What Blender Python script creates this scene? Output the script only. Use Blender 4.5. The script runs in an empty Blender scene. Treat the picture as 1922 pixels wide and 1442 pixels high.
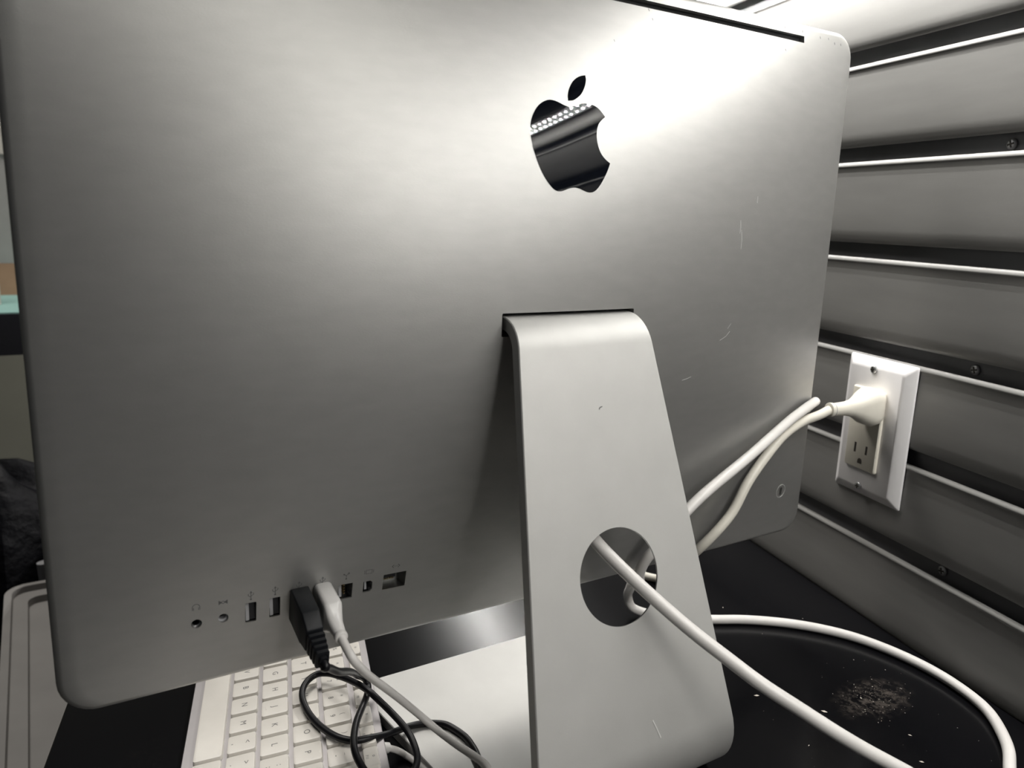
import bpy, bmesh, math, random
from mathutils import Vector, Matrix
from mathutils.geometry import delaunay_2d_cdt

random.seed(7)
SC = bpy.context.scene
COL = SC.collection
MM = 0.001

# ------------------------------------------------------------------ camera
cam_d = bpy.data.cameras.new('camera')
cam = bpy.data.objects.new('camera', cam_d)
COL.objects.link(cam)
R = ((0.8555133, -0.5166388, 0.0343705),
     (-0.0803687, -0.1980739, -0.9768867),
     (0.5115054, 0.8329773, -0.2109764))          # rows: right, down, forward
CP = (7.070, -391.294, 244.265)
cam.matrix_world = Matrix(((R[0][0], -R[1][0], -R[2][0], CP[0] * MM),
                           (R[0][1], -R[1][1], -R[2][1], CP[1] * MM),
                           (R[0][2], -R[1][2], -R[2][2], CP[2] * MM),
                           (0, 0, 0, 1)))
cam_d.sensor_fit = 'HORIZONTAL'
cam_d.sensor_width = 36.0
cam_d.lens = 36.0 * 1466.15 / 1922.0
cam_d.clip_start = 0.01
cam_d.clip_end = 50
cam_d.dof.use_dof = True
cam_d.dof.focus_distance = 0.50
cam_d.dof.aperture_fstop = 11.0
SC.camera = cam

# ------------------------------------------------------------------ world, exposure, room light, added fill
SC.view_settings.view_transform = 'Standard'
SC.view_settings.look = 'None'
SC.view_settings.gamma = 1.0
SC.view_settings.use_curve_mapping = False
SC.view_settings.exposure = 2.8
SC.cycles.max_bounces = 6
SC.cycles.diffuse_bounces = 3
SC.cycles.glossy_bounces = 4
SC.cycles.transmission_bounces = 2
SC.cycles.caustics_reflective = False
SC.cycles.caustics_refractive = False
SC.cycles.sample_clamp_indirect = 5.0
world = bpy.data.worlds.new('world')
SC.world = world
world.use_nodes = True
wb = world.node_tree.nodes['Background']
wb.inputs[0].default_value = (0.9, 0.95, 1.0, 1)
wb.inputs[1].default_value = 0.003
LED_POWER = 395
CEIL_POWER = 3.2
BACK_FILL_POWER = 0.42


def area(name, loc, target, sx, sy, power, color):
    d = bpy.data.lights.new(name, 'AREA')
    d.shape = 'RECTANGLE'
    d.size = sx
    d.size_y = sy
    d.energy = power
    d.color = color
    o = bpy.data.objects.new(name, d)
    COL.objects.link(o)
    o.location = loc
    o.rotation_euler = (Vector(target) - Vector(loc)).to_track_quat('-Z', 'Y').to_euler()
    return o


# the room's own ceiling light, beyond the computer
area('ceiling_light', (0.05, 1.05, 1.75), (0.10, 0.75, 0.0), 1.2, 0.6, CEIL_POWER, (1.0, 0.96, 0.90))

# tall unseen area light, added behind the camera to broaden the housing's highlight
area('back_fill_light', (0.28, -1.00, 0.80), (0.22, 0.0, 0.30), 0.14, 0.70, BACK_FILL_POWER, (1.0, 0.97, 0.91))

# ------------------------------------------------------------------ dimensions (mm)
W, H = 528.0, 379.4                    # housing of the computer
ZD = -79.5                             # desk top
ANG = 0.2277987                        # wall runs 13 degrees off the housing's normal
N = Vector((math.cos(ANG), -math.sin(ANG), 0))
T = Vector((math.sin(ANG), math.cos(ANG), 0))
DW = 581.9


def wp(s, off, z):
    """point by the wall: s along it, off out of its face into the room"""
    p = N * (DW - off) + T * s
    return Vector((p.x, p.y, z))


def surf(x, z):
    return -36.0 * (1 - ((x - 264) / 264) ** 2) * (1 - ((z - 189.7) / 189.7) ** 2)


# ------------------------------------------------------------------ materials
def mat(name, color, rough=0.5, metal=0.0, spec=0.5, noise=None, bump=None, emit=None, coat=0.0):
    m = bpy.data.materials.new(name)
    m.use_nodes = True
    nt = m.node_tree
    b = nt.nodes['Principled BSDF']
    b.inputs['Base Color'].default_value = (*color, 1)
    b.inputs['Roughness'].default_value = rough
    b.inputs['Metallic'].default_value = metal
    b.inputs['Specular IOR Level'].default_value = spec
    b.inputs['Coat Weight'].default_value = coat
    if emit:
        b.inputs['Emission Color'].default_value = (*emit[0], 1)
        b.inputs['Emission Strength'].default_value = emit[1]
    tc = nt.nodes.new('ShaderNodeTexCoord')
    if noise:                                   # (scale xyz, amount)
        mp = nt.nodes.new('ShaderNodeMapping')
        mp.inputs['Scale'].default_value = noise[0]
        nt.links.new(tc.outputs['Object'], mp.inputs[0])
        nz = nt.nodes.new('ShaderNodeTexNoise')
        nz.inputs['Scale'].default_value = 1.0
        nz.inputs['Detail'].default_value = 5.0
        nt.links.new(mp.outputs[0], nz.inputs['Vector'])
        cr = nt.nodes.new('ShaderNodeValToRGB')
        a = noise[1]
        cr.color_ramp.elements[0].color = (*[c * (1 - a) for c in color], 1)
        cr.color_ramp.elements[1].color = (*[min(1, c * (1 + a)) for c in color], 1)
        cr.color_ramp.elements[0].position = 0.3
        cr.color_ramp.elements[1].position = 0.7
        nt.links.new(nz.outputs['Fac'], cr.inputs[0])
        nt.links.new(cr.outputs[0], b.inputs['Base Color'])
    if bump:                                    # (scale, strength, distance)
        mp2 = nt.nodes.new('ShaderNodeMapping')
        mp2.inputs['Scale'].default_value = bump[0]
        nt.links.new(tc.outputs['Object'], mp2.inputs[0])
        n2 = nt.nodes.new('ShaderNodeTexNoise')
        n2.inputs['Scale'].default_value = 1.0
        n2.inputs['Detail'].default_value = 3.0
        nt.links.new(mp2.outputs[0], n2.inputs['Vector'])
        bp = nt.nodes.new('ShaderNodeBump')
        bp.inputs['Strength'].default_value = bump[1]
        bp.inputs['Distance'].default_value = bump[2]
        nt.links.new(n2.outputs['Fac'], bp.inputs['Height'])
        nt.links.new(bp.outputs[0], b.inputs['Normal'])
    return m


M_ALU = mat('bead_blasted_aluminium', (.475, .473, .46), .495, .86,
            noise=((60, 60, 160), 0.03), bump=((900, 900, 1600), 0.16, 0.0002))
M_ALU_S = mat('stand_aluminium', (.55, .546, .53), .56, .4,
              noise=((40, 40, 40), 0.03), bump=((1100, 1100, 1100), 0.10, 0.0002))
M_CUT = mat('cut_aluminium', (0.30, 0.30, 0.29), 0.45, 1.0, noise=((90, 90, 90), 0.06))
M_LOGO = mat('black_mirror_plastic', (0.004, 0.005, 0.008), 0.035, 0.0, 0.5, noise=((300, 300, 300), 0.2))
M_DARK = mat('dark_cavity', (0.012, 0.012, 0.014), 0.55, noise=((80, 80, 80), 0.2))
M_STEEL = mat('port_steel', (0.50, 0.50, 0.50), 0.25, 1.0, noise=((200, 200, 200), 0.06))
M_TONGUE = mat('grey_port_plastic', (0.36, 0.36, 0.37), 0.4, noise=((200, 200, 200), 0.06))
M_GOLD = mat('gold_contacts', (0.85, 0.62, 0.28), 0.3, 1.0, noise=((200, 200, 200), 0.06))
M_INK = mat('engraved_grey_ink', (0.13, 0.13, 0.13), 0.6, noise=((200, 200, 200), 0.1))
M_MARK = mat('scratch_bright', (0.80, 0.80, 0.78), 0.55, 0.3, noise=((200, 200, 200), 0.1))
M_GLASS = mat('display_glass_black', (0.01, 0.01, 0.011), 0.08, noise=((50, 50, 50), 0.1))
M_CORD = mat('white_vinyl_cord', (0.78, 0.755, 0.73), 0.38, noise=((60, 60, 60), 0.04))
M_CORD2 = mat('ivory_vinyl_cord', (0.78, 0.745, 0.66), 0.40, noise=((60, 60, 60), 0.04))
M_WHITE = mat('white_plug_plastic', (0.82, 0.80, 0.78), 0.28, noise=((60, 60, 60), 0.03))
M_BLACK = mat('black_cord_rubber', (0.004, 0.004, 0.006), 0.40, 0.0, 0.3, noise=((120, 120, 120), 0.2))
M_BPLUG = mat('black_plug_rubber', (0.005, 0.006, 0.008), 0.5, 0.0, 0.3, noise=((150, 150, 150), 0.2))
M_KEY = mat('white_keycap', (0.80, 0.765, 0.71), 0.38, noise=((35, 35, 35), 0.05))
M_KBODY = mat('keyboard_aluminium', (0.50, 0.48, 0.49), 0.45, 0.85, noise=((60, 60, 60), 0.04))
M_LEG = mat('legend_grey', (0.16, 0.155, 0.15), 0.6, noise=((200, 200, 200), 0.1))
M_PLATE = mat('white_wallplate', (0.88, 0.86, 0.86), 0.30, noise=((40, 40, 40), 0.02))
M_RECEP = mat('ivory_receptacle', (0.82, 0.78, 0.68), 0.30, noise=((40, 40, 40), 0.02))
M_SLOT = mat('slot_dark', (0.03, 0.025, 0.02), 0.6, noise=((100, 100, 100), 0.2))
M_SCREW = mat('screw_zinc', (0.60, 0.61, 0.62), 0.35, 1.0, noise=((300, 300, 300), 0.1))
M_SCREWP = mat('painted_screw', (0.42, 0.42, 0.43), 0.35, 0.6, noise=((300, 300, 300), 0.1))
M_SLAT = mat('grey_vinyl_slat', (.285, .28, .27), .38, 0.0, 0.5,
             noise=((14, 14, 90), 0.05), bump=((500, 500, 500), 0.06, 0.0004))
M_BACKB = mat('slat_groove_board', (0.16, 0.16, 0.17), 0.5, noise=((30, 30, 30), 0.1))
M_HOUS = mat('lamp_housing_black', (0.02, 0.02, 0.025), 0.4, noise=((30, 30, 30), 0.2))
M_LED = mat('led_lens', (0.9, 0.9, 0.9), 0.3, emit=((1.0, 0.985, 0.945), LED_POWER))
M_FLOOR = mat('dark_floor', (0.05, 0.048, 0.045), 0.6, noise=((3, 3, 3), 0.25))
M_WALLB = mat('beige_wall_paint', (0.30, 0.30, 0.25), 0.8, noise=((4, 4, 4), 0.06))
M_CEIL = mat('ceiling_paint', (0.55, 0.55, 0.53), 0.8, noise=((2, 2, 2), 0.04))
M_BIN = mat('grey_bin_plastic', (0.26, 0.25, 0.24), 0.5, noise=((20, 20, 20), 0.06))
M_BAG = mat('black_bag_nylon', (0.003, 0.003, 0.005), 0.55, 0.0, 0.2, noise=((30, 30, 30), 0.3), bump=((45, 45, 45), 0.5, 0.01))
M_TUBE = mat('grey_tube_plastic', (0.30, 0.30, 0.31), 0.5, noise=((20, 20, 20), 0.1))
M_TBL = mat('black_table_laminate', (0.008, 0.008, 0.013), 0.5, noise=((10, 10, 10), 0.2))
M_MAT = mat('teal_mat', (0.30, 0.52, 0.48), 0.7, noise=((20, 20, 20), 0.06))
M_BOXW = mat('white_carton', (0.62, 0.59, 0.54), 0.7, noise=((20, 20, 20), 0.05))
M_BOXG = mat('grey_carton', (0.36, 0.35, 0.34), 0.7, noise=((20, 20, 20), 0.05))
M_BROWN = mat('brown_carton', (0.42, 0.25, 0.16), 0.7, noise=((20, 20, 20), 0.1))
M_CRUMB = mat('pale_crumb', (0.75, 0.68, 0.60), 0.8, noise=((200, 200, 200), 0.1))


def desk_material():
    m = bpy.data.materials.new('black_laminate_desk')
    m.use_nodes = True
    nt = m.node_tree
    b = nt.nodes['Principled BSDF']
    tc = nt.nodes.new('ShaderNodeTexCoord')
    # dust: fine speckle, gathered in one brownish smear and a thin overall film
    n1 = nt.nodes.new('ShaderNodeTexNoise')
    n1.inputs['Scale'].default_value = 420
    n1.inputs['Detail'].default_value = 6
    n1.inputs['Roughness'].default_value = 0.75
    nt.links.new(tc.outputs['Object'], n1.inputs['Vector'])
    r1 = nt.nodes.new('ShaderNodeValToRGB')
    r1.color_ramp.elements[0].position = 0.50
    r1.color_ramp.elements[1].position = 0.78
    nt.links.new(n1.outputs['Fac'], r1.inputs[0])
    n2 = nt.nodes.new('ShaderNodeTexNoise')
    n2.inputs['Scale'].default_value = 16
    n2.inputs['Detail'].default_value = 5
    nt.links.new(tc.outputs['Object'], n2.inputs['Vector'])
    r2 = nt.nodes.new('ShaderNodeValToRGB')
    r2.color_ramp.elements[0].position = 0.48
    r2.color_ramp.elements[1].position = 0.80
    nt.links.new(n2.outputs['Fac'], r2.inputs[0])
    # the smear's place on the desk (object space = metres in the world)
    mp = nt.nodes.new('ShaderNodeMapping')
    mp.vector_type = 'POINT'
    mp.inputs['Rotation'].default_value = (0, 0, math.radians(35))
    c, s = math.cos(math.radians(35)), math.sin(math.radians(35))
    px, py = 0.488, -0.108
    sx, sy = 1 / 0.040, 1 / 0.022
    mp.inputs['Scale'].default_value = (sx, sy, 0.0)
    # mapping = R(S*v)+L
    qx, qy = px * sx, py * sy
    mp.inputs['Location'].default_value = (-(c * qx - s * qy), -(s * qx + c * qy), 0)
    nt.links.new(tc.outputs['Object'], mp.inputs[0])
    gr = nt.nodes.new('ShaderNodeTexGradient')
    gr.gradient_type = 'SPHERICAL'
    nt.links.new(mp.outputs[0], gr.inputs[0])
    n3 = nt.nodes.new('ShaderNodeTexNoise')
    n3.inputs['Scale'].default_value = 130
    n3.inputs['Detail'].default_value = 8
    n3.inputs['Roughness'].default_value = 0.8
    nt.links.new(tc.outputs['Object'], n3.inputs['Vector'])
    r3 = nt.nodes.new('ShaderNodeValToRGB')
    r3.color_ramp.elements[0].position = 0.46
    r3.color_ramp.elements[1].position = 0.66
    nt.links.new(n3.outputs['Fac'], r3.inputs[0])
    mul = nt.nodes.new('ShaderNodeMath')
    mul.operation = 'MULTIPLY'
    nt.links.new(gr.outputs['Fac'], mul.inputs[0])
    nt.links.new(r3.outputs[0], mul.inputs[1])
    mA = nt.nodes.new('ShaderNodeMath')
    mA.operation = 'MULTIPLY'
    nt.links.new(r1.outputs[0], mA.inputs[0])
    nt.links.new(r2.outputs[0], mA.inputs[1])
    mB = nt.nodes.new('ShaderNodeMath')
    mB.operation = 'MULTIPLY_ADD'
    mB.inputs[1].default_value = 0.035
    nt.links.new(mA.outputs[0], mB.inputs[0])
    mC = nt.nodes.new('ShaderNodeMath')
    mC.operation = 'MULTIPLY'
    mC.inputs[1].default_value = 0.42
    nt.links.new(mul.outputs[0], mC.inputs[0])
    nt.links.new(mC.outputs[0], mB.inputs[2])
    mix = nt.nodes.new('ShaderNodeMix')
    mix.data_type = 'RGBA'
    mix.inputs[6].default_value = (0.0035, 0.0035, 0.0045, 1)
    mix.inputs[7].default_value = (0.34, 0.29, 0.25, 1)
    nt.links.new(mB.outputs[0], mix.inputs[0])
    nt.links.new(mix.outputs[2], b.inputs['Base Color'])
    b.inputs['Roughness'].default_value = 0.20
    b.inputs['Specular IOR Level'].default_value = 0.22
    return m


M_DESK = desk_material()


# ------------------------------------------------------------------ object helpers
def thing(name, base, label=None, cat=None, group=None):
    o = bpy.data.objects.new(name, None)
    o.empty_display_size = 0.02
    COL.objects.link(o)
    o.location = Vector(base) * MM
    o['base'] = [float(c) for c in base]
    if label:
        o['label'] = label
        o['category'] = cat
    if group:
        o['group'] = group
    return o


def origin(o):
    v = Vector((0, 0, 0))
    while o is not None:
        v += Vector(o.location)
        o = o.parent
    return v


def put(name, verts, faces, m, parent=None, smooth=True, angle=35, base=None, label=None):
    """verts in world millimetres -> one mesh object (a part when parent is given)"""
    org = origin(parent) if parent is not None else Vector((base or (0, 0, 0))) * MM
    me = bpy.data.meshes.new(name)
    me.from_pydata([(Vector(v) * MM - org)[:] for v in verts], [], faces)
    fix(me, m, smooth, angle)
    o = bpy.data.objects.new(name, me)
    COL.objects.link(o)
    if parent is not None:
        o.parent = parent
    else:
        o.location = org
    if label:
        o['label'] = label
    return o


def fix(me, m, smooth=True, angle=35, recalc=True):
    bm = bmesh.new()
    bm.from_mesh(me)
    if recalc:
        bmesh.ops.recalc_face_normals(bm, faces=bm.faces)
    lim = math.radians(angle)
    for f in bm.faces:
        f.smooth = smooth
    if smooth:
        for e in bm.edges:
            if len(e.link_faces) == 2 and e.calc_face_angle(0) > lim:
                e.smooth = False
    bm.to_mesh(me)
    bm.free()
    if m is not None:
        me.materials.clear()
        me.materials.append(m)
    me.update()


def tag(o, label, cat, group=None, kind=None):
    o['label'] = label
    o['category'] = cat
    if group:
        o['group'] = group
    if kind:
        o['kind'] = kind
    return o


def struct(o, label=None):
    o['kind'] = 'structure'
    if label:
        o['label'] = label
    return o


def box_vf(c, x, y, z, hx, hy, hz):
    """box: centre c, unit axes x,y,z, half sizes"""
    c, x, y, z = Vector(c), Vector(x), Vector(y), Vector(z)
    v = [c + x * hx * a + y * hy * b + z * hz * d for d in (-1, 1) for b in (-1, 1) for a in (-1, 1)]
    f = [(0, 1, 3, 2), (4, 6, 7, 5), (0, 4, 5, 1), (2, 3, 7, 6), (0, 2, 6, 4), (1, 5, 7, 3)]
    return v, f


def join_vf(parts):
    V, F = [], []
    for v, f in parts:
        k = len(V)
        V += list(v)
        F += [tuple(i + k for i in q) for q in f]
    return V, F


EX, EY, EZ = Vector((1, 0, 0)), Vector((0, 1, 0)), Vector((0, 0, 1))


def rrect(hw, hh, r, n=5):
    """rounded rectangle outline, counter-clockwise"""
    o = []
    for cx, cy, a0 in ((hw - r, hh - r, 0), (-hw + r, hh - r, 90), (-hw + r, -hh + r, 180), (hw - r, -hh + r, 270)):
        for i in range(n + 1):
            a = math.radians(a0 + 90 * i / n)
            o.append((cx + r * math.cos(a), cy + r * math.sin(a)))
    return o


def loft(rings, cap0=True, cap1=True):
    """rings: lists of equal-length vertex loops"""
    V = [v for r in rings for v in r]
    n = len(rings[0])
    F = []
    for k in range(len(rings) - 1):
        for i in range(n):
            j = (i + 1) % n
            F.append((k * n + i, k * n + j, (k + 1) * n + j, (k + 1) * n + i))
    if cap0:
        F.append(tuple(range(n))[::-1])
    if cap1:
        F.append(tuple(range((len(rings) - 1) * n, len(rings) * n)))
    return V, F


def place_ring(outline, c, x, y):
    return [Vector(c) + Vector(x) * a + Vector(y) * b for a, b in outline]


def catmull(pts, n=8):
    P = [Vector(p) for p in pts]
    P = [P[0] * 2 - P[1]] + P + [P[-1] * 2 - P[-2]]
    o = []
    for i in range(1, len(P) - 2):
        p0, p1, p2, p3 = P[i - 1:i + 3]
        t0 = 0.0
        t1 = t0 + max(1e-6, (p1 - p0).length) ** 0.5
        t2 = t1 + max(1e-6, (p2 - p1).length) ** 0.5
        t3 = t2 + max(1e-6, (p3 - p2).length) ** 0.5
        for k in range(n):
            t = t1 + (t2 - t1) * k / n
            a1 = p0 * ((t1 - t) / (t1 - t0)) + p1 * ((t - t0) / (t1 - t0))
            a2 = p1 * ((t2 - t) / (t2 - t1)) + p2 * ((t - t1) / (t2 - t1))
            a3 = p2 * ((t3 - t) / (t3 - t2)) + p3 * ((t - t2) / (t3 - t2))
            b1 = a1 * ((t2 - t) / (t2 - t0)) + a2 * ((t - t0) / (t2 - t0))
            b2 = a2 * ((t3 - t) / (t3 - t1)) + a3 * ((t - t1) / (t3 - t1))
            o.append(b1 * ((t2 - t) / (t2 - t1)) + b2 * ((t - t1) / (t2 - t1)))
    o.append(P[-2])
    return o


def relax(P, it=6):
    for _ in range(it):
        P = [P[0]] + [P[i - 1] * 0.25 + P[i] * 0.5 + P[i + 1] * 0.25 for i in range(1, len(P) - 1)] + [P[-1]]
    return P


def tube_vf(pts, r, seg=14, dense=8, smooth=4):
    P = relax(catmull(pts, dense), smooth)
    rings = []
    up = Vector((0.13, 0.21, 0.97))
    prev = None
    for i, p in enumerate(P):
        t = (P[min(i + 1, len(P) - 1)] - P[max(i - 1, 0)]).normalized()
        a = (up - t * up.dot(t)) if prev is None else (prev - t * prev.dot(t))
        a.normalize()
        prev = a
        b = t.cross(a)
        rr = r(i / (len(P) - 1)) if callable(r) else r
        rings.append([p + (a * math.cos(2 * math.pi * k / seg) + b * math.sin(2 * math.pi * k / seg)) * rr for k in range(seg)])
    return loft(rings)


def stroke_vf(poly, w, lift=0.06):
    """flat printed stroke on the housing: polyline of (x,z) mm"""
    V, F = [], []
    for (x0, z0), (x1, z1) in zip(poly, poly[1:]):
        d = Vector((x1 - x0, z1 - z0))
        if d.length < 1e-6:
            continue
        d.normalize()
        q = Vector((-d.y, d.x)) * (w / 2)
        e = d * (w / 2)
        k = len(V)
        for x, z in ((x0 - e.x + q.x, z0 - e.y + q.y), (x1 + e.x + q.x, z1 + e.y + q.y),
                     (x1 + e.x - q.x, z1 + e.y - q.y), (x0 - e.x - q.x, z0 - e.y - q.y)):
            V.append((x, surf(x, z) - lift, z))
        F.append((k, k + 1, k + 2, k + 3))
    return V, F


def boolean_cut(o, cutters):
    V, F = join_vf(cutters)
    me = bpy.data.meshes.new('cut')
    org = origin(o)
    me.from_pydata([(Vector(v) * MM - org)[:] for v in V], [], F)
    fix(me, M_CUT, False)
    c = bpy.data.objects.new('cut', me)
    c.location = org
    COL.objects.link(c)
    md = o.modifiers.new('cut', 'BOOLEAN')
    md.operation = 'DIFFERENCE'
    md.solver = 'EXACT'
    md.object = c
    bpy.context.view_layer.update()
    dg = bpy.context.evaluated_depsgraph_get()
    new = bpy.data.meshes.new_from_object(o.evaluated_get(dg), depsgraph=dg)
    o.modifiers.clear()
    old = o.data
    o.data = new
    bpy.data.objects.remove(c)
    bpy.data.meshes.remove(old)
    return o


# ================================================================== SETTING
# ---- desk: a 610 mm deep black counter that runs along the slatted wall
def desk():
    s0, s1, w0, w1 = -1500, 1700, 3.0, 612.5
    rings = []
    for z, g in ((ZD - 38, 0), (ZD - 1.0, 0), (ZD, 1.0)):
        rings.append([wp(s0 + g, w0, z), wp(s1 - g, w0, z), wp(s1 - g, w1 - g, z), wp(s0 + g, w1 - g, z)])
    V, F = loft(rings)
    o = put('desk', V, F, M_DESK, smooth=False)
    return tag(o, 'black laminate counter desk under the computer, dusty and glossy', 'desk')


desk()

# ---- the right wall: a board with horizontal vinyl slats hung on it
V, F = box_vf(wp(0, -29, 600), N, T, EZ, 20, 1800, 1450)
wall_right = struct(put('wall_right', V, F, M_BACKB, smooth=False), 'grey slatted wall beside the desk')
SLAT_TOPS = [-94.5 + 78.55 * k for k in range(0, 16)]


def slat(zt):
    zb = zt - 66.5
    prof = [(-9, zb + 3.5), (-4, zb + 0.6), (-2.4, zb), (-1.4, zb + 0.6), (-0.4, zb + 3.0), (0.15, zb + 6.5), (0.35, zb + 11), (0.1, zb + 26),
            (-0.2, zt - 20), (-0.4, zt - 9), (-0.4, zt - 5.0), (-0.2, zt - 4.6), (0.25, zt - 4.0), (0.4, zt - 3.4), (0.2, zt - 2.6),
            (-0.3, zt - 1.5), (-1.1, zt - 0.5), (-1.9, zt + 0.1), (-2.8, zt - 0.2), (-3.2, zt - 1.2), (-3.3, zt - 2.6), (-9, zt - 3.0)]
    rings = [[wp(s, o_, z) for o_, z in prof] for s in (-1750, -800, -300, 200, 800, 1750)]
    V, F = loft(rings)
    return put('slat', V, F, M_SLAT, wall_right, angle=50)


for zt in SLAT_TOPS:
    slat(zt)


def cross_screw(name, c, nrm, up, r, head_m, parent):
    """round head with a cross recess"""
    nrm, up = Vector(nrm).normalized(), Vector(up).normalized()
    rt = up.cross(nrm)
    c = Vector(c)
    rings = []
    for rr, h in ((r, 0), (r, 0.35 * r), (0.85 * r, 0.5 * r), (0.5 * r, 0.6 * r)):
        rings.append([c + nrm * h + (rt * math.cos(2 * math.pi * k / 20) + up * math.sin(2 * math.pi * k / 20)) * rr for k in range(20)])
    V, F = loft(rings)
    o = put(name, V, F, head_m, parent)
    a = box_vf(c + nrm * (0.62 * r), rt, up, nrm, r * 0.62, r * 0.14, 0.05 * r)
    b = box_vf(c + nrm * (0.62 * r), rt, up, nrm, r * 0.14, r * 0.62, 0.055 * r)
    V, F = join_vf([a, b])
    put('cross_recess', V, F, M_SLOT, o, smooth=False)
    return o


for k in (1, 3, 5, 7, 9):
    for s in (43, -363, 449):
        cross_screw('screw', wp(s, -9, SLAT_TOPS[k] + 5.2), -N, (0, 0.25, 1), 3.9, M_SCREWP, wall_right)

# ---- floor, far wall, ceiling
V, F = box_vf((-700, 600, ZD - 740), EX, EY, EZ, 2600, 3200, 10)
struct(put('floor', V, F, M_FLOOR, smooth=False))
V, F = box_vf((-700, 2400, 500), EX, EY, EZ, 2600, 15, 1320)
struct(put('wall_back', V, F, M_WALLB, smooth=False), 'beige painted wall in the background')


# ---- LED light bar hung on the slats above the frame (its twin rows mirror in the emblem)
def light_bar():
    t = thing('light_bar', wp(300, 24, 492), 'long black light bar with two rows of small lamps on slatted wall', 'light')
    rings = [[wp(s, o_, z) for o_, z in ((3, 494), (4, 506), (10, 510), (38, 510), (44, 505), (44, 493), (40, 490.5), (8, 490.5))]
             for s in (-1640, 1640)]
    V, F = loft(rings)
    put('housing', V, F, M_HOUS, t, smooth=False)
    V, F = [], []
    s = -1620.0
    while s < 1620:
        for off, ds in ((17.0, 0.0), (31.0, 2.0)):
            c = wp(s + ds, off, 490.4)
            k = len(V)
            for i in range(6):
                a = math.pi * i / 3
                V.append(c + Vector((1.05 * math.cos(a), 1.05 * math.sin(a), 0)))
            V.append(c + Vector((0, 0, -0.4)))
            for i in range(6):
                F.append((k + i, k + (i + 1) % 6, k + 6))
        s += 11.6
    o = put('led_lamps', V, F, M_LED, t)
    o['kind'] = 'stuff'
    o['label'] = 'two rows of small white lamps'


light_bar()


# ================================================================== THE COMPUTER
PC = thing('desktop_computer', (264, -20, ZD),
           'silver aluminium all-in-one desktop computer seen from behind on its stand', 'computer')


def housing():
    rc, g = 18.0, 3.2                        # corner radius, edge round
    hw, zc, hh = W / 2 - g, H / 2, H / 2 - g
    r = rc - g
    # rows: dense near the rounded corners
    zs = []
    for i in range(9):
        a = math.radians(90 - 90 * i / 8)
        zs.append(-hh + r - r * math.sin(a))
    nmid = 36
    for i in range(1, nmid):
        zs.append(-hh + r + (2 * hh - 2 * r) * i / nmid)
    zs += [-z for z in zs[8::-1]]
    us = [math.sin(math.pi / 2 * (-1 + 2 * i / 48)) * 0.35 + 0.65 * (-1 + 2 * i / 48) for i in range(49)]
    V, F = [], []
    nr, nc = len(zs), len(us)
    for z in zs:
        e = abs(z) - (hh - r)
        ext = hw if e <= 0 else hw - r + math.sqrt(max(0, r * r - e * e))
        for u in us:
            x = 264 + u * ext
            V.append((x, surf(x, zc + z), zc + z))
    for i in range(nr - 1):
        for j in range(nc - 1):
            F.append((i * nc + j, i * nc + j + 1, (i + 1) * nc + j + 1, (i + 1) * nc + j))
    # boundary loop with outward normals
    loop = [(0, j) for j in range(nc)] + [(i, nc - 1) for i in range(1, nr)] + [(nr - 1, j) for j in range(nc - 2, -1, -1)] + [(i, 0) for i in range(nr - 2, 0, -1)]
    ids = [i * nc + j for i, j in loop]
    nrm = []
    for i, j in loop:
        x, y, z = V[i * nc + j]
        dx, dz = x - 264, z - zc
        qx = math.copysign(max(0, abs(dx) - (hw - r)), dx)
        qz = math.copysign(max(0, abs(dz) - (hh - r)), dz)
        if i in (0, nr - 1) and 0 < j < nc - 1:
            qx = 0
        v = Vector((qx, qz))
        nrm.append(v.normalized() if v.length > 1e-6 else Vector((0, math.copysign(1, dz))))
    cur = ids
    for k in range(1, 7):
        a = math.pi / 2 * k / 6
        d, dy = g * math.sin(a), g * (1 - math.cos(a))
        nxt = []
        for q, vi in enumerate(ids):
            x, y, z = V[vi]
            nxt.append(len(V))
            V.append((x + nrm[q].x * d, y + dy + 0.27 * d, z + nrm[q].y * d))
        n = len(cur)
        for q in range(n):
            F.append((cur[q], cur[(q + 1) % n], nxt[(q + 1) % n], nxt[q]))
        cur = nxt
    nxt = []
    for vi in cur:
        x, y, z = V[vi]
        nxt.append(len(V))
        V.append((x, 20.0, z))
    n = len(cur)
    for q in range(n):
        F.append((cur[q], cur[(q + 1) % n], nxt[(q + 1) % n], nxt[q]))
    F.append(tuple(nxt))
    return put('rear_housing', V, F, M_ALU, PC, angle=30)


shell = housing()


def port_z(x):
    return 37.7 + (x - 62.7) * 0.030


def prism(outline, x, z, depth, lead=3.0):
    """cutter: outline (dx,dz) driven into the housing at (x,z)"""
    y = surf(x, z)
    # follow the local slope so that the pocket is square to the surface
    return loft([[Vector((x + a, y - lead, z + b)) for a, b in outline], [Vector((x + a, y + depth, z + b)) for a, b in outline]])


def circle(r, n=24):
    return [(r * math.cos(2 * math.pi * k / n), r * math.sin(2 * math.pi * k / n)) for k in range(n)]


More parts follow.
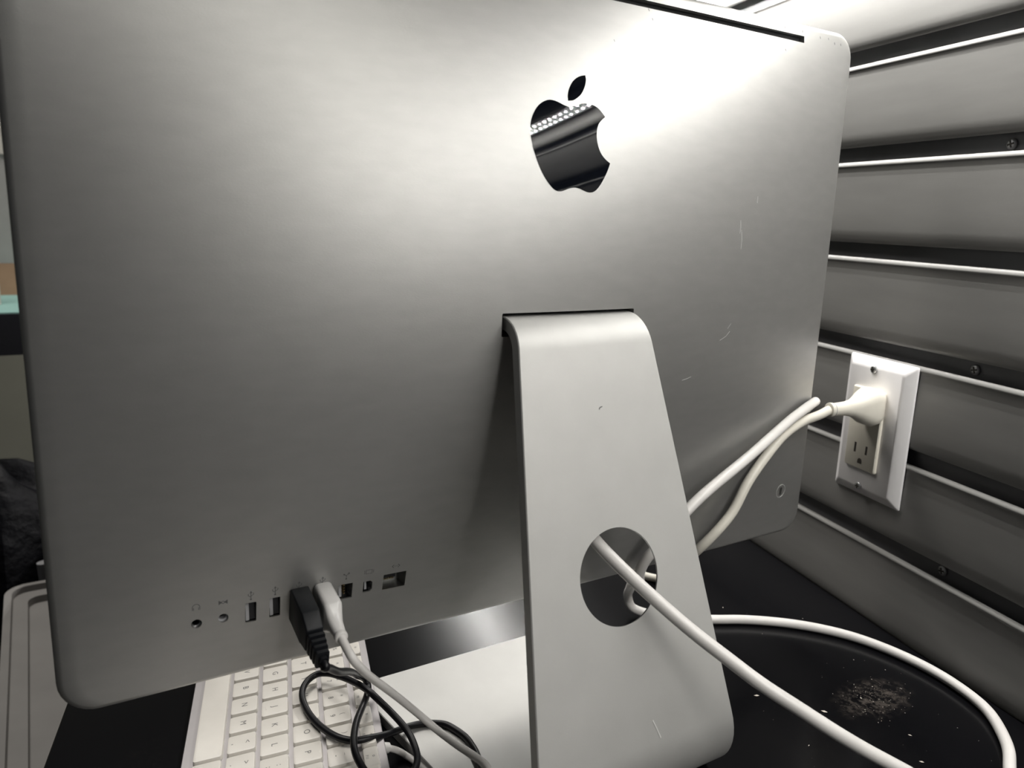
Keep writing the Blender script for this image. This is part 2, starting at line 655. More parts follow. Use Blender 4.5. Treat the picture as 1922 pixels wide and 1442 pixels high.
PORTS = [('headphone_jack', 62.7, circle(2.55)), ('audio_input_jack', 75.4, circle(2.55)),
         ('usb_port', 88.9, rrect(2.75, 5.9, 0.5, 3)), ('usb_port', 101.0, rrect(2.75, 5.9, 0.5, 3)),
         ('usb_port', 113.2, rrect(2.75, 5.9, 0.5, 3)), ('usb_port', 125.6, rrect(2.75, 5.9, 0.5, 3)),
         ('firewire_port', 138.5, rrect(4.0, 4.9, 0.4, 3)), ('display_port', 151.2, None),
         ('ethernet_port', 166.7, rrect(6.7, 5.1, 0.25, 2))]
mdp = [(-2.6, 3.6), (-2.6, -3.6), (1.4, -3.6), (2.6, -2.2), (2.6, 2.2), (1.4, 3.6)]
SLOT = rrect(45.2, 6.4, 0.8, 3)
cut = []
for name, x, ol in PORTS:
    cut.append(prism(ol or mdp, x, port_z(x), 11.0))
cut.append(loft([[Vector((263.5 + a, -44, 186.6 + b)) for a, b in SLOT], [Vector((263.5 + a, -6, 186.6 + b)) for a, b in SLOT]]))
VENT = rrect(208, 2.2, 0.3, 2)
cut.append(loft([[Vector((264 + a, -12, 369.0 + b)) for a, b in VENT], [Vector((264 + a, 9, 369.0 + b)) for a, b in VENT]]))
boolean_cut(shell, cut)
fix(shell.data, None, True, 30, recalc=False)
if len(shell.data.materials) == 0:
    shell.data.materials.append(M_ALU)

# ---- front glass (screen side)
V, F = loft([place_ring(rrect(262, 158, 15), (264, y, 218), EX, EZ) for y in (20.1, 21.4)])
put('screen_glass', V, F, M_GLASS, PC)


# ---- port linings
def liner(ol, x, z, depth, shrink, lip):
    y = surf(x, z)
    k = lambda f: [Vector((x + a * f, 0, z + b * f)) for a, b in ol]
    r0 = [Vector((v.x, surf(v.x, v.z) + lip, v.z)) for v in k(shrink)]
    r1 = [Vector((v.x, y + depth, v.z)) for v in k(shrink)]
    return loft([r0, r1], cap0=False, cap1=True)


for name, x, ol in PORTS:
    z = port_z(x)
    y = surf(x, z)
    ol = ol or mdp
    if 'jack' in name:
        V, F = liner(ol, x, z, 10.5, 0.985, 1.2)
        p = put(name, V, F, M_DARK, PC)
        ring = [[Vector((x + a * f, y + d, z + b * f)) for a, b in circle(2.5)] for f, d in ((0.99, 1.2), (0.99, 2.2), (0.72, 2.4), (0.70, 6.0))]
        V, F = loft(ring, False, False)
        put('contact_ring', V, F, M_STEEL if x < 70 else M_TONGUE, p)
    elif name == 'usb_port':
        V, F = liner(ol, x, z, 10.5, 0.97, 0.9)
        p = put(name, V, F, M_STEEL, PC)
        V, F = box_vf((x, y + 9.6, z), EX, EY, EZ, 2.6, 0.4, 5.6)
        put('port_floor', V, F, M_DARK, p, smooth=False)
        V, F = box_vf((x + 1.0, y + 5.5, z + 0.2), EX, EY, EZ, 1.55, 3.4, 5.2)
        put('inner_shell', V, F, M_DARK, p, smooth=False)
        V, F = box_vf((x - 1.5, y + 5.0, z + 0.2), EX, EY, EZ, 0.85, 3.6, 5.2)
        put('tongue', V, F, M_TONGUE, p, smooth=False)
    elif name == 'firewire_port':
        V, F = liner(ol, x, z, 10.5, 0.97, 0.9)
        p = put(name, V, F, M_STEEL, PC)
        V, F = box_vf((x, y + 9.6, z), EX, EY, EZ, 3.8, 0.4, 4.6)
        put('port_floor', V, F, M_DARK, p, smooth=False)
        V, F = box_vf((x - 2.2, y + 5.5, z), EX, EY, EZ, 0.8, 3.2, 3.8)
        put('tongue', V, F, M_TONGUE, p, smooth=False)
        for k in range(4):
            V, F = box_vf((x + 0.2, y + 5.0, z - 2.4 + 1.6 * k), EX, EY, EZ, 0.35, 2.4, 0.25)
            put('contact', V, F, M_GOLD, p, smooth=False)
    elif name == 'display_port':
        V, F = liner(ol, x, z, 10.5, 0.96, 0.9)
        p = put(name, V, F, M_STEEL, PC)
        V, F = box_vf((x, y + 8, z), EX, EY, EZ, 2.4, 0.4, 3.3)
        put('port_floor', V, F, M_DARK, p, smooth=False)
        V, F = box_vf((x - 0.7, y + 4.5, z), EX, EY, EZ, 0.6, 2.6, 2.4)
        put('tongue', V, F, M_TONGUE, p, smooth=False)
    else:
        V, F = liner(ol, x, z, 10.5, 0.985, 0.5)
        p = put(name, V, F, M_CUT, PC, smooth=False)
        V, F = box_vf((x - 1.2, y + 9.0, z + 1.4), EX, EY, EZ, 5.2, 0.8, 3.4)
        put('port_floor', V, F, M_DARK, p, smooth=False)
        for k in range(8):
            V, F = box_vf((x - 5.4 + 1.02 * k, y + 6.6, z - 1.3), EX, EY, EZ, 0.18, 0.9, 0.25)
            put('contact', V, F, M_GOLD, p, smooth=False)


# ---- icons printed above the ports
def icon(name, strokes, w=0.30):
    V, F = join_vf([stroke_vf(s, w) for s in strokes])
    return put(name, V, F, M_INK, PC, smooth=False)


def ell(cx, cz, rx, rz, a0=0, a1=360, n=16):
    return [(cx + rx * math.cos(math.radians(a0 + (a1 - a0) * i / n)), cz + rz * math.sin(math.radians(a0 + (a1 - a0) * i / n))) for i in range(n + 1)]


for x in (88.9, 101.0, 113.2, 125.6):
    z = port_z(x) + 10.2
    icon('usb_symbol', [[(x, z - 2.2), (x, z + 2.3)], [(x - 0.5, z + 1.5), (x, z + 2.4), (x + 0.5, z + 1.5)],
                        [(x, z - 1.0), (x - 1.3, z + 0.1), (x - 1.3, z + 1.0)], [(x, z - 0.4), (x + 1.3, z + 0.6), (x + 1.3, z + 1.4)],
                        ell(x, z - 2.3, 0.35, 0.35, n=8)])
x = 62.7
z = port_z(x) + 9.8
icon('headphone_symbol', [ell(x, z - 0.2, 1.7, 1.8, 0, 180), [(x - 1.75, z - 0.3), (x - 1.75, z - 1.7)], [(x + 1.75, z - 0.3), (x + 1.75, z - 1.7)],
                          [(x - 1.2, z - 0.6), (x - 1.2, z - 1.7)], [(x + 1.2, z - 0.6), (x + 1.2, z - 1.7)]])
x = 75.4
z = port_z(x) + 9.5
icon('audio_input_symbol', [ell(x, z, 0.7, 0.7, n=10)] + [[(x + s * (0.9 + 0.28 * k), z - 0.25 - 0.2 * k), (x + s * (0.9 + 0.28 * k), z + 0.25 + 0.2 * k)] for s in (-1, 1) for k in range(5)])
x = 138.5
z = port_z(x) + 10.2
icon('firewire_symbol', [[(x, z - 1.9), (x, z + 0.2)], [(x, z + 0.2), (x - 1.2, z + 1.0)], [(x, z + 0.2), (x + 1.1, z + 1.2)], ell(x, z - 1.9, 0.3, 0.3, n=8),
                         ell(x + 1.3, z + 1.4, 0.4, 0.4, n=8), ell(x - 1.3, z + 1.1, 0.3, 0.3, n=8)])
x = 151.2
z = port_z(x) + 9.8
icon('display_symbol', [[(x - 1.7, z - 1.2), (x + 1.7, z - 1.2), (x + 1.7, z + 1.2), (x - 1.7, z + 1.2), (x - 1.7, z - 1.2)],
                        [(x - 2.5, z - 1.0), (x - 2.5, z + 1.0)], [(x + 2.5, z - 1.0), (x + 2.5, z + 1.0)]], 0.26)
x = 166.7
z = port_z(x) + 9.8
icon('network_symbol', [[(x - 1.3, z + 0.9), (x - 2.2, z), (x - 1.3, z - 0.9)], [(x + 1.3, z + 0.9), (x + 2.2, z), (x + 1.3, z - 0.9)],
                        [(x - 0.8, z), (x - 0.7, z)], [(x, z), (x + 0.1, z)], [(x + 0.8, z), (x + 0.9, z)]], 0.36)

# ---- emblem
BODY = [[(263.3, 303.0), (266.6, 303.8), (269.3, 304.8), (272.7, 305.9), (276.0, 306.1), (279.9, 305.6), (283.2, 304.4), (285.7, 302.3), (287.9, 300.0)],
        [(287.9, 300.0), (285.3, 298.1), (283.0, 295.8), (281.6, 292.8), (281.0, 289.6), (281.1, 286.0), (282.0, 282.4), (283.8, 279.2), (286.4, 276.7), (289.5, 274.8)],
        [(289.5, 274.8), (288.2, 271.9), (286.3, 268.6), (283.7, 264.8), (280.8, 261.3), (278.1, 259.0), (275.3, 258.1), (272.3, 258.3), (269.4, 259.3), (266.2, 260.2), (263.3, 260.3), (260.3, 259.7), (257.1, 258.5), (253.9, 257.7), (251.5, 258.2), (249.0, 259.8), (246.1, 262.9), (243.2, 267.2), (241.1, 271.6), (239.2, 276.4), (238.0, 280.8), (237.3, 285.1), (237.0, 289.1), (237.8, 293.1), (239.3, 296.6), (241.7, 300.3), (244.7, 303.1), (247.9, 304.9), (251.0, 305.7), (254.1, 305.5), (257.2, 304.7), (259.6, 303.8), (263.3, 303.0)]]
LEAF = [[(276.3, 321.3), (276.5, 319.2), (275.8, 316.5), (274.3, 313.5), (272.2, 310.7), (269.3, 308.4), (266.3, 306.8), (263.0, 306.3)],
        [(263.0, 306.3), (263.1, 309.0), (263.8, 311.6), (265.2, 314.3), (267.4, 317.1), (270.3, 319.3), (273.4, 320.7), (276.3, 321.3)]]


def emblem(name, segs):
    ol = []
    for s in segs:
        c = catmull([(a, b, 0) for a, b in s], 3)
        if len(s) > 12:
            c = relax(c, 3)
        ol += [Vector((v.x, v.y)) for v in c[:-1]]
    n = len(ol)
    pts = list(ol)
    x0, x1 = min(v.x for v in ol), max(v.x for v in ol)
    z0, z1 = min(v.y for v in ol), max(v.y for v in ol)
    gx = x0 + 1
    while gx < x1:
        gz = z0 + 1
        while gz < z1:
            pts.append(Vector((gx, gz)))
            gz += 2.5
        gx += 2.5
    vo, _, fo, *_ = delaunay_2d_cdt(pts, [], [list(range(n))], 1, 1e-5)
    V = [(v.x, surf(v.x, v.y) - 0.12, v.y) for v in vo]
    return put(name, V, [tuple(f) for f in fo], M_LOGO, PC)


lg = emblem('emblem_body', BODY)
lg['label'] = 'glossy black fruit-shaped emblem'
emblem('emblem_leaf', LEAF)
for ob in (lg, bpy.data.objects['emblem_leaf']):
    me = ob.data
    bm = bmesh.new()
    bm.from_mesh(me)
    for f in bm.faces:
        if f.normal.y > 0:
            f.normal_flip()
    bm.to_mesh(me)
    bm.free()

# ---- lock slot near the lower right corner
x, z = 498.5, 38.3
rg = [[(x + a * f, surf(x + a * f, z + b * f) - d, z + b * f) for a, b in circle(5.6)] for f, d in ((1.0, 0.0), (1.0, 0.22), (0.90, 0.22), (0.90, 0.02))]
V, F = loft(rg, False, False)
lock = put('lock_slot', V, F, M_ALU_S, PC)
V, F = join_vf([([(x + a, surf(x + a, z + b) - 0.08, z + b) for a, b in rrect(1.5, 3.2, 1.4, 4)], [tuple(range(20))])])
V, F = [(x + a, surf(x + a, z + b) - 0.08, z + b) for a, b in rrect(1.5, 3.2, 1.4, 4)], [tuple(range(20))]
put('slot_opening', V, F, M_CUT, lock, smooth=False)

# ---- scratches on the housing
SCR = [[(402.5, 238), (403.2, 242), (403.0, 246)], [(404.5, 228), (405.0, 234), (404.2, 240)], [(390, 168.5), (393, 169.6), (396, 170.8), (399.5, 173.8)],
       [(397, 176), (400, 179)], [(357, 144.6), (362, 145.4), (365, 146.2)], [(420.5, 258), (421.0, 262)]]
for s in SCR:
    V, F = stroke_vf(s, 0.35, 0.05)
    put('scratch', V, F, M_MARK, PC, smooth=False)


# ---- dark nicks along the top edge
V, F = join_vf([stroke_vf([(x, z), (x + 0.35, z - 0.9)], w, 0.05) for x, z, w in
                ((505, 371.5, 0.7), (512, 371.6, 0.6), (498, 373.6, 0.5), (489, 373.2, 0.6), (470, 374.6, 0.5), (452, 374.6, 0.6), (332, 361, 0.5), (330, 366.2, 0.6), (452, 360, 0.5), (300, 344, 0.4))])
put('nicks', V, F, M_INK, PC, smooth=False)['kind'] = 'stuff'


# ---- stand: one bent plate, leg and foot, with the round cable hole
LEG_SCRATCH = [(272.3, -18.5), (274.2, -23.0), (276.2, -28.6)]
LEG_NICK = [(264.7, 142.4), (265.6, 143.5), (267.1, 143.7)]


def stand():
    TH = 7.2
    k = 0.327
    ld = Vector((-0.3108, -0.9505))             # leg direction (y,z), going down
    path = []                                   # outer line: (y, z, ny, nz) with n pointing to the inner side
    path.append((-8, 191.0, 0, -1))
    r1 = 22.0
    y1 = -47.5 + 0.7265 * r1
    path.append((y1, 191.0, 0, -1))
    turn = math.atan2(0.9505, 0.3108)
    for i in range(1, 15):
        a = turn * i / 14
        path.append((y1 - r1 * math.sin(a), 191 - r1 * (1 - math.cos(a)), math.sin(a), -math.cos(a)))
    ya, za = path[-1][0], path[-1][1]
    nl = (path[-1][2], path[-1][3])
    # bend at the foot: outer radius r2, tangent to the leg line and the desk
    r2 = 38.0
    z0 = ZD
    # centre at distance r2 on the inner side of the leg line and r2 above the desk
    # point on the leg line: (ya,za)+t*ld ; inner normal nl
    t = (z0 + r2 - za - r2 * nl[1]) / ld.y
    yb, zb = ya + t * ld.x, za + t * ld.y
    for i in range(1, 11):
        path.append((ya + (yb - ya) * i / 10, za + (zb - za) * i / 10, nl[0], nl[1]))
    cy, cz = yb + nl[0] * r2, zb + nl[1] * r2
    a0 = math.atan2(-nl[1], -nl[0])
    a1 = math.radians(270)
    a0 = a0 % (2 * math.pi)
    for i in range(1, 15):
        a = a0 + (a1 - a0) * i / 14
        path.append((cy + r2 * math.cos(a), cz + r2 * math.sin(a), -math.cos(a), -math.sin(a)))
    fy = [cy + (47 - cy) * i / 6 for i in range(1, 7)] + [47 + 20 * math.sin(math.radians(90 * i / 9)) for i in range(1, 10)]
    for y in fy:
        path.append((y, z0, 0, 1))
    rows = []
    nfoot = len(fy)
    for i, (y, z, ny, nz) in enumerate(path):
        if i < len(path) - nfoot - 14:
            hw = 63.2 - 0.1017 * z if z < 187 else 44.0
            hw = min(hw, 63.2 - 0.1017 * z)
        else:
            hw = None
        rows.append([y, z, ny, nz, hw])
    i0 = len(path) - nfoot - 15
    h0 = rows[i0][4]
    L = 0.0
    y_, z_ = rows[i0][0], rows[i0][1]
    for i in range(i0 + 1, len(rows)):
        L += math.hypot(rows[i][0] - y_, rows[i][1] - z_)
        y_, z_ = rows[i][0], rows[i][1]
        hw = h0 + L * 0.125
        if rows[i][0] > 47:
            e = rows[i][0] - 47
            hw -= 20 - math.sqrt(max(0, 400 - e * e))
        rows[i][4] = hw
    nx = 13
    bev = 0.5
    V, F = [], []
    per = []
    for y, z, ny, nz, hw in rows:
        ring = []
        us = [-1 + 2 * j / (nx - 1) for j in range(nx)]
        for u in us:                                        # outer face
            d = 0.0
            ring.append((264 + u * (hw - bev), y + ny * d, z + nz * d))
        ring.append((264 + hw, y + ny * bev, z + nz * bev))
        ring.append((264 + hw, y + ny * (TH - bev), z + nz * (TH - bev)))
        for u in reversed(us):
            ring.append((264 + u * (hw - bev), y + ny * TH, z + nz * TH))
        ring.append((264 - hw, y + ny * (TH - bev), z + nz * (TH - bev)))
        ring.append((264 - hw, y + ny * bev, z + nz * bev))
        per.append([Vector(v) for v in ring])
    V, F = loft(per)
    o = put('stand', V, F, M_ALU_S, PC, angle=32, label='tapered aluminium stand with a round cable hole')
    # hole, square to the leg
    c = Vector((263.6, -91.5, 56.2))
    nn = Vector((0, nl[0], nl[1]))
    up = Vector((0, -ld.x, -ld.y))
    ol = circle(26.2, 72)
    cut = loft([place_ring(circle(rr, 72), c + nn * d, EX, up) for d, rr in ((-12, 26.2), (1.0, 26.2), (TH, 36.0), (20, 36.0))])
    boolean_cut(o, [cut])
    fix(o.data, None, True, 32, recalc=False)
    # polished inner rim of the hole
    rim = loft([place_ring(circle(26.2 - e, 72), c + nn * d, EX, up) for d, e in ((-0.05, -0.1), (0.15, 0.12), (0.7, 0.15), (1.1, 0.0))], False, False)
    put('hole_rim', rim[0], rim[1], M_STEEL, o, angle=60)
    def on_leg(pts, w):
        V, F = [], []
        for (x0, z0), (x1, z1) in zip(pts, pts[1:]):
            d = Vector((x1 - x0, z1 - z0)).normalized()
            a, b = -d.y * w / 2, d.x * w / 2
            k_ = len(V)
            for x, z in ((x0 + a, z0 + b), (x1 + a, z1 + b), (x1 - a, z1 - b), (x0 - a, z0 - b)):
                V.append((x, -109.89 + 0.32713 * z - 0.25, z))
            F.append((k_, k_ + 1, k_ + 2, k_ + 3))
        return V, F
    V, F = on_leg(LEG_SCRATCH, 0.7)
    put('scratch', V, F, M_MARK, o, smooth=False)
    V, F = on_leg(LEG_NICK, 0.5)
    put('nick', V, F, M_INK, o, smooth=False)
    V, F = box_vf((263.5, -7.5, 186.6), EX, EY, EZ, 45.0, 0.5, 6.2)
    put('hinge_slot', V, F, M_DARK, PC, smooth=False)
    V, F = box_vf((264, 5.5, 369), EX, EY, EZ, 207.5, 3.0, 2.1)
    put('vent_grille', V, F, M_DARK, PC, smooth=False)
    return o


stand()


# ================================================================== KEYBOARD
KO = Vector((116.09, 62.03, -67.61))
KY, KT = math.radians(-105.0), math.radians(6.43)
KU = Vector((math.cos(KY), math.sin(KY), 0))
KV = Vector((-math.sin(KY) * math.cos(KT), math.cos(KY) * math.cos(KT), math.sin(KT)))
KN = KU.cross(KV)
PT = 19.05 * 0.9944


def kp(u, v, h=0.0):
    return KO + KU * ((u - 8.25) * PT) + KV * ((v - 2) * PT) + KN * h


KB = thing('keyboard', (kp(11.2, 2.2).x, kp(11.2, 2.2).y, ZD), 'white-keyed aluminium keyboard lying under the computer, turned sideways', 'keyboard')


def kb_body():
    u0, u1, v0, v1 = -0.35, 22.6, -0.80, 5.32
    c = kp((u0 + u1) / 2, (v0 + v1) / 2)
    hu, hv = (u1 - u0) / 2 * PT, (v1 - v0) / 2 * PT
    top = place_ring(rrect(hu, hv, 6, 5), c - KN * 2.9, KU, KV)
    top2 = place_ring(rrect(hu - 0.4, hv - 0.4, 5.6, 5), c - KN * 2.6, KU, KV)
    low = place_ring(rrect(hu, hv, 6, 5), c - KN * 5.6, KU, KV)
    V, F = loft([low, top, top2])
    put('tray', V, F, M_KBODY, KB, label='aluminium tray')
    # white underside and the round rear tube that props it up
    pts = [kp(u0 + 0.3, v1 - 0.75, -10.2), kp(u1 / 2, v1 - 0.75, -10.2), kp(u1 - 0.3, v1 - 0.75, -10.2)]
    V, F = tube_vf(pts, 7.0, 16, 4, 0)
    put('rear_tube', V, F, M_WHITE, KB)


kb_body()
key_meshes = {}


def key_mesh(w, h):
    k = (round(w, 3), round(h, 3))
    if k not in key_meshes:
        hw, hh = w * PT / 2 - 1.45, h * PT / 2 - 1.45
        rings = []
        for z, i in ((-2.6, -0.25), (-0.5, 0.0), (-0.12, 0.12), (0.0, 0.5)):
            rings.append([(a * MM, b * MM, z * MM) for a, b in rrect(hw - i, hh - i, 1.5, 3)])
        V, F = loft(rings)
        me = bpy.data.meshes.new('key')
        me.from_pydata([tuple(v) for v in V], [], F)
        fix(me, M_KEY, True, 40)
        key_meshes[k] = me
    return key_meshes[k]


RK = Matrix((KU, KV, KN)).transposed()
text_cache = {}


def text_mesh(s, size):
    k = (s, size)
    if k not in text_cache:
        cu = bpy.data.curves.new('legend', 'FONT')
        cu.body = s
        cu.size = size * MM
        cu.align_x = 'CENTER'
        cu.align_y = 'CENTER'
        ob = bpy.data.objects.new('legend', cu)
        COL.objects.link(ob)
        dg = bpy.context.evaluated_depsgraph_get()
        me = bpy.data.meshes.new_from_object(ob.evaluated_get(dg), depsgraph=dg)
        me.name = 'legend'
        bpy.data.objects.remove(ob)
        me.materials.clear()
        me.materials.append(M_LEG)
        text_cache[k] = me
    return text_cache[k]


KBO = origin(KB)


def key(u, v, w=1.0, h=1.0, marks=()):
    o = bpy.data.objects.new('key', key_mesh(w, h))
    COL.objects.link(o)
    o.parent = KB
    o.matrix_local = Matrix.Translation(kp(u, v) * MM - KBO) @ RK.to_4x4()
    for s, dx, dy, size in marks:
        t = bpy.data.objects.new('legend', text_mesh(s, size))
        COL.objects.link(t)
        t.parent = o
        t.location = (dx * MM, dy * MM, 0.06 * MM)
    return o


def letters(s, u0, v):
    for i, c in enumerate(s):
        o = key(u0 + i + 0.5, v, marks=((c, 0, 0, 5.2),))
        if c in 'FJ':
            b = box_vf((0, 0, 0), EX, EY, EZ, 1.6, 0.2, 0.12)
            me = bpy.data.meshes.new('homing_bar')
            me.from_pydata([(q * MM)[:] for q in b[0]], [], b[1])
            me.materials.append(M_KEY)
            h = bpy.data.objects.new('homing_bar', me)
            COL.objects.link(h)
            h.parent = o
            h.location = (0, -5.2 * MM, 0.1 * MM)


nums = list(zip('`1234567890-=', '~!@#$%^&*()_+'))
for i, (a, b) in enumerate(nums):
    key(i + 0.5, 4, marks=((a, 0, -3.0, 4.6), (b, 0, 3.2, 4.0)))
key(13.75, 4, 1.5, marks=(('delete', 2, -4, 3.0),))
key(0.75, 3, 1.5, marks=(('tab', -3, -4, 3.0),))
letters('QWERTYUIOP', 1.5, 3)
for i, (a, b) in enumerate((('[', '{'), (']', '}'), ('\\', '|'))):
    key(12 + i, 3, marks=((a, 0, -3, 4.4), (b, 0, 3.2, 4.0)))
key(0.875, 2, 1.75, marks=(('caps lock', 0, -4, 3.0),))
letters('ASDFGHJKL', 1.75, 2)
for i, (a, b) in enumerate(((';', ':'), ("'", '"'))):
    key(11.25 + i, 2, marks=((a, 0, -3, 5.0), (b, 0, 3.0, 5.0)))
key(13.625, 2, 1.75, marks=(('return', 4, -4, 3.0),))
key(1.125, 1, 2.25, marks=(('shift', -6, -4, 3.0),))
letters('ZXCVBNM', 2.25, 1)
for i, (a, b) in enumerate(((',', '<'), ('.', '>'), ('/', '?'))):
    key(9.75 + i, 1, marks=((a, 0, -4.0, 5.0), (b, 0, 3.2, 5.0)))
key(13.375, 1, 2.25, marks=(('shift', 6, -4, 3.0),))
for u, w, s in ((0.75, 1.5, 'control'), (2.125, 1.25, 'option'), (3.5, 1.5, 'command'), (11.0, 1.5, 'command'), (12.375, 1.25, 'option'), (13.75, 1.5, 'control')):
    key(u, 0, w, marks=((s, 0, -4.5, 2.8),))
key(7.25, 0, 6.0)
fw = 14.5 / 14
for i in range(14):
    s = 'esc' if i == 0 else ('F%d' % i if i < 13 else '')
    mk = ((s, 0, -2.3, 2.4),) if s else ()
    if 0 < i < 13:
        mk += ((('o' if i % 2 else '*'), 0, 1.6, 3.0),)
    key((i + 0.5) * fw, 4.85, fw, 0.60, marks=mk)
for r in range(5):                                   # the navigation and number blocks
    for c in range(3):
        if r == 2 or (r == 1 and c != 1):
            continue
        key(15.2 + c + 0.0, r)
    for c in range(4):
        key(18.6 + c, r)
for c in range(3):
    key(15.2 + c, 4.85, 1.0, 0.60)
for c in range(4):
    key(18.6 + c, 4.85, 1.0, 0.60)
cordp = [(157.5, -6.6, -66.6), (162.6, -7.8, -68.0), (166.2, -7.3, -70.0), (171.8, -7.1, -74.0), (176.4, -11.1, -77.0), (179.2, -19.5, -77.3), (181.0, -28.3, -77.3), (183, -45, -77.3), (178, -90, -77.3), (160, -140, -77.3)]
V, F = tube_vf(cordp, 2.0, 12, 6, 2)
cord = put('keyboard_cord', V, F, M_CORD, KB, label='thin white cord')
V, F = tube_vf([(158.5, -6.9, -66.8), (161, -7.4, -67.4), (165.0, -7.6, -69.0)], 3.1, 12, 4, 0)
put('strain_relief', V, F, M_WHITE, cord)


# ================================================================== CORDS AND PLUGS
# ---- the computer's own power cord: out through the hole, round over the desk, back and up behind
PCORD = thing('power_cord', (470, -100, ZD), 'thick white power cord threaded through the hole in the stand', 'cord')
path = [(252, -30, 84), (257, -46, 80), (260.6, -60.0, 75.4), (261.0, -72.0, 69.6), (264.9, -83.0, 62.4), (269.7, -96.0, 54.8), (274.7, -107.0, 48.1), (286.9, -125.0, 34.4), (297.9, -140.0, 23.9),
        (308.0, -155.0, 14.4), (320.0, -168.0, 5.5), (333.0, -180.0, -4.2), (348.9, -190.0, -15.2), (359.9, -198.0, -21.9), (374, -206.0, -31.0), (392, -214, -46), (412, -219, -64), (436, -219, -75), (464, -212, -75.7),
        (493.0, -197.0, -75.7), (510.0, -188.0, -75.7), (526.0, -175.0, -75.7), (542.0, -157.0, -75.7), (551.0, -133.0, -75.7), (554.5, -109.0, -75.7), (552.0, -79.0, -75.7), (542.0, -48.0, -75.7),
        (519.0, -17.0, -75.7), (486.0, 9.0, -75.7), (463.0, 21.0, -75.7), (438, 37.7, -75.7), (419.0, 54.6, -75.0), (410.0, 62.6, -71.0), (406.8, 64.0, -62.0), (390.5, 44.0, -42.0), (369.0, 16.0, -18.0), (352.0, -9.0, -3.5), (344.6, -17.0, 9.0), (343.8, -23.0, 20.9),
        (346.8, -27.0, 28.4), (372.4, -32.0, 57.6), (430.4, -26.0, 81.9), (484.3, -15.0, 100.6), (511.5, -9.5, 107.8), (529.5, -2.0, 108.2), (541, 12.0, 100), (546, 26, 84), (547, 40, 60)]
V, F = tube_vf(path, 3.65, 18, 6, 3)
put('cord', V, F, M_CORD, PCORD)

# ---- the cord that is plugged into the outlet
WC = thing('plugged_cord', (575, -16, 104), 'ivory cord with a moulded plug pushed into the upper outlet socket', 'cord')
path = [wp(104, 56, 104.6), wp(101.8, 65.5, 105.0), (518.0, -17.5, 102.9), (512.0, -15.5, 100.6), (503.6, -12.0, 97.0), (483.5, -13.0, 90.0), (464.3, -15.5, 78.2), (442.2, -17.5, 58.3), (430.1, -17.0, 37.6), (416.1, -14.5, 22.3),
        (408.5, -6.0, 7.0), (418, 20, -18), (440, 55.0, -46.0), (462, 84, -68), (471, 98, -75.0), (465.0, 109.9, -75.7), (467, 124, -75.7), (474, 150, -75.7), (480, 200, -75.7)]
V, F = tube_vf(path, 3.6, 18, 6, 2)
put('cord', V, F, M_CORD2, WC)


def wall_plug():
    # rings along the wall normal: (off, dz, half width s, half height z, corner radius)
    c_s, c_z = 116.5, 103.0
    secs = [(5.6, 0, 8.0, 9.5, 4), (8, 0, 11.2, 12.6, 6), (12, 0, 12.6, 14.6, 8), (18, 0, 12.8, 15.4, 9), (25, 0.2, 11.4, 13.4, 9), (32, 0.5, 8.8, 9.9, 7.8), (39, 0.9, 6.4, 6.9, 6), (47, 1.3, 5.4, 5.6, 5.3), (61, 1.9, 5.0, 5.1, 4.9), (62.2, 2.0, 5.5, 5.6, 5.4), (65.5, 2.2, 5.5, 5.6, 5.4), (66, 2.2, 4.6, 4.6, 4.5)]
    rings = []
    for k, (off, dz, hs, hz, r) in enumerate(secs):
        e = k / (len(secs) - 1)
        cc = wp(c_s - 13.0 * (off - 5.6) / 52.8, off, c_z + dz)
        rings.append(place_ring(rrect(hs, hz, min(r, hs - 0.01, hz - 0.01), 5), cc, T, EZ))
    V, F = loft(rings)
    p = put('plug', V, F, M_CORD2, WC, angle=50, label='moulded ivory plug')
    V, F = loft([place_ring(circle(5.35, 20), wp(116.5 - 13.0 * (o_ - 5.6) / 52.8, o_, 104.9), T, EZ) for o_ in (60.9, 62.3)])
    put('groove_ring', V, F, M_BOXG, p)


wall_plug()

# ---- outlet
OUT = thing('wall_outlet', wp(120, 0, 21), 'white rectangular wall outlet plate screwed onto the slatted wall', 'outlet')


def outlet():
    sc, zc, hs, hz = 119.5, 81.5, 36.2, 58.6
    rings = []
    for off, i, r in ((0.6, 0.0, 1.2), (1.6, 0.0, 1.6), (2.6, 0.5, 2.0), (6.6, 6.6, 2.2), (7.3, 8.0, 2.2)):
        rings.append(place_ring(rrect(hs - i, hz - i, r, 4), wp(sc, off, zc), T, EZ))
    V, F = loft(rings)
    put('plate', V, F, M_PLATE, OUT, angle=55)
    zr = zc - 0.5
    rings = [place_ring(rrect(17.2 - i, 34.3 - i, 1.6, 4), wp(123, off, zr), T, EZ) for off, i in ((6.5, 0), (9.2, 0), (9.9, 0.7))]
    V, F = loft(rings)
    r = put('receptacle', V, F, M_RECEP, OUT, angle=40, label='ivory double socket insert')
    zs = zr - 21.0
    for ds, hz_ in ((6.3, 4.2), (-6.3, 3.6)):
        V, F = box_vf(wp(123 + ds, 9.9, zs + 4), T, N, EZ, 1.05, 0.12, hz_)
        put('blade_slot', V, F, M_SLOT, r, smooth=False)
    ol = [(2.4 * math.cos(math.radians(a)), 2.4 * math.sin(math.radians(a))) for a in range(0, 181, 20)] + [(-2.4, -2.2), (2.4, -2.2)]
    V, F = loft([place_ring(ol, wp(122.5, o_, zs - 6.5), T, EZ) for o_ in (9.8, 10.0)])
    put('ground_hole', V, F, M_SLOT, r, smooth=False)
    for z in (zc + 50.0, zc - 50.0):
        cross_screw('screw', wp(122.5, 7.2, z), -N, (0, 0.1, 1), 3.2, M_SCREW, OUT)


outlet()


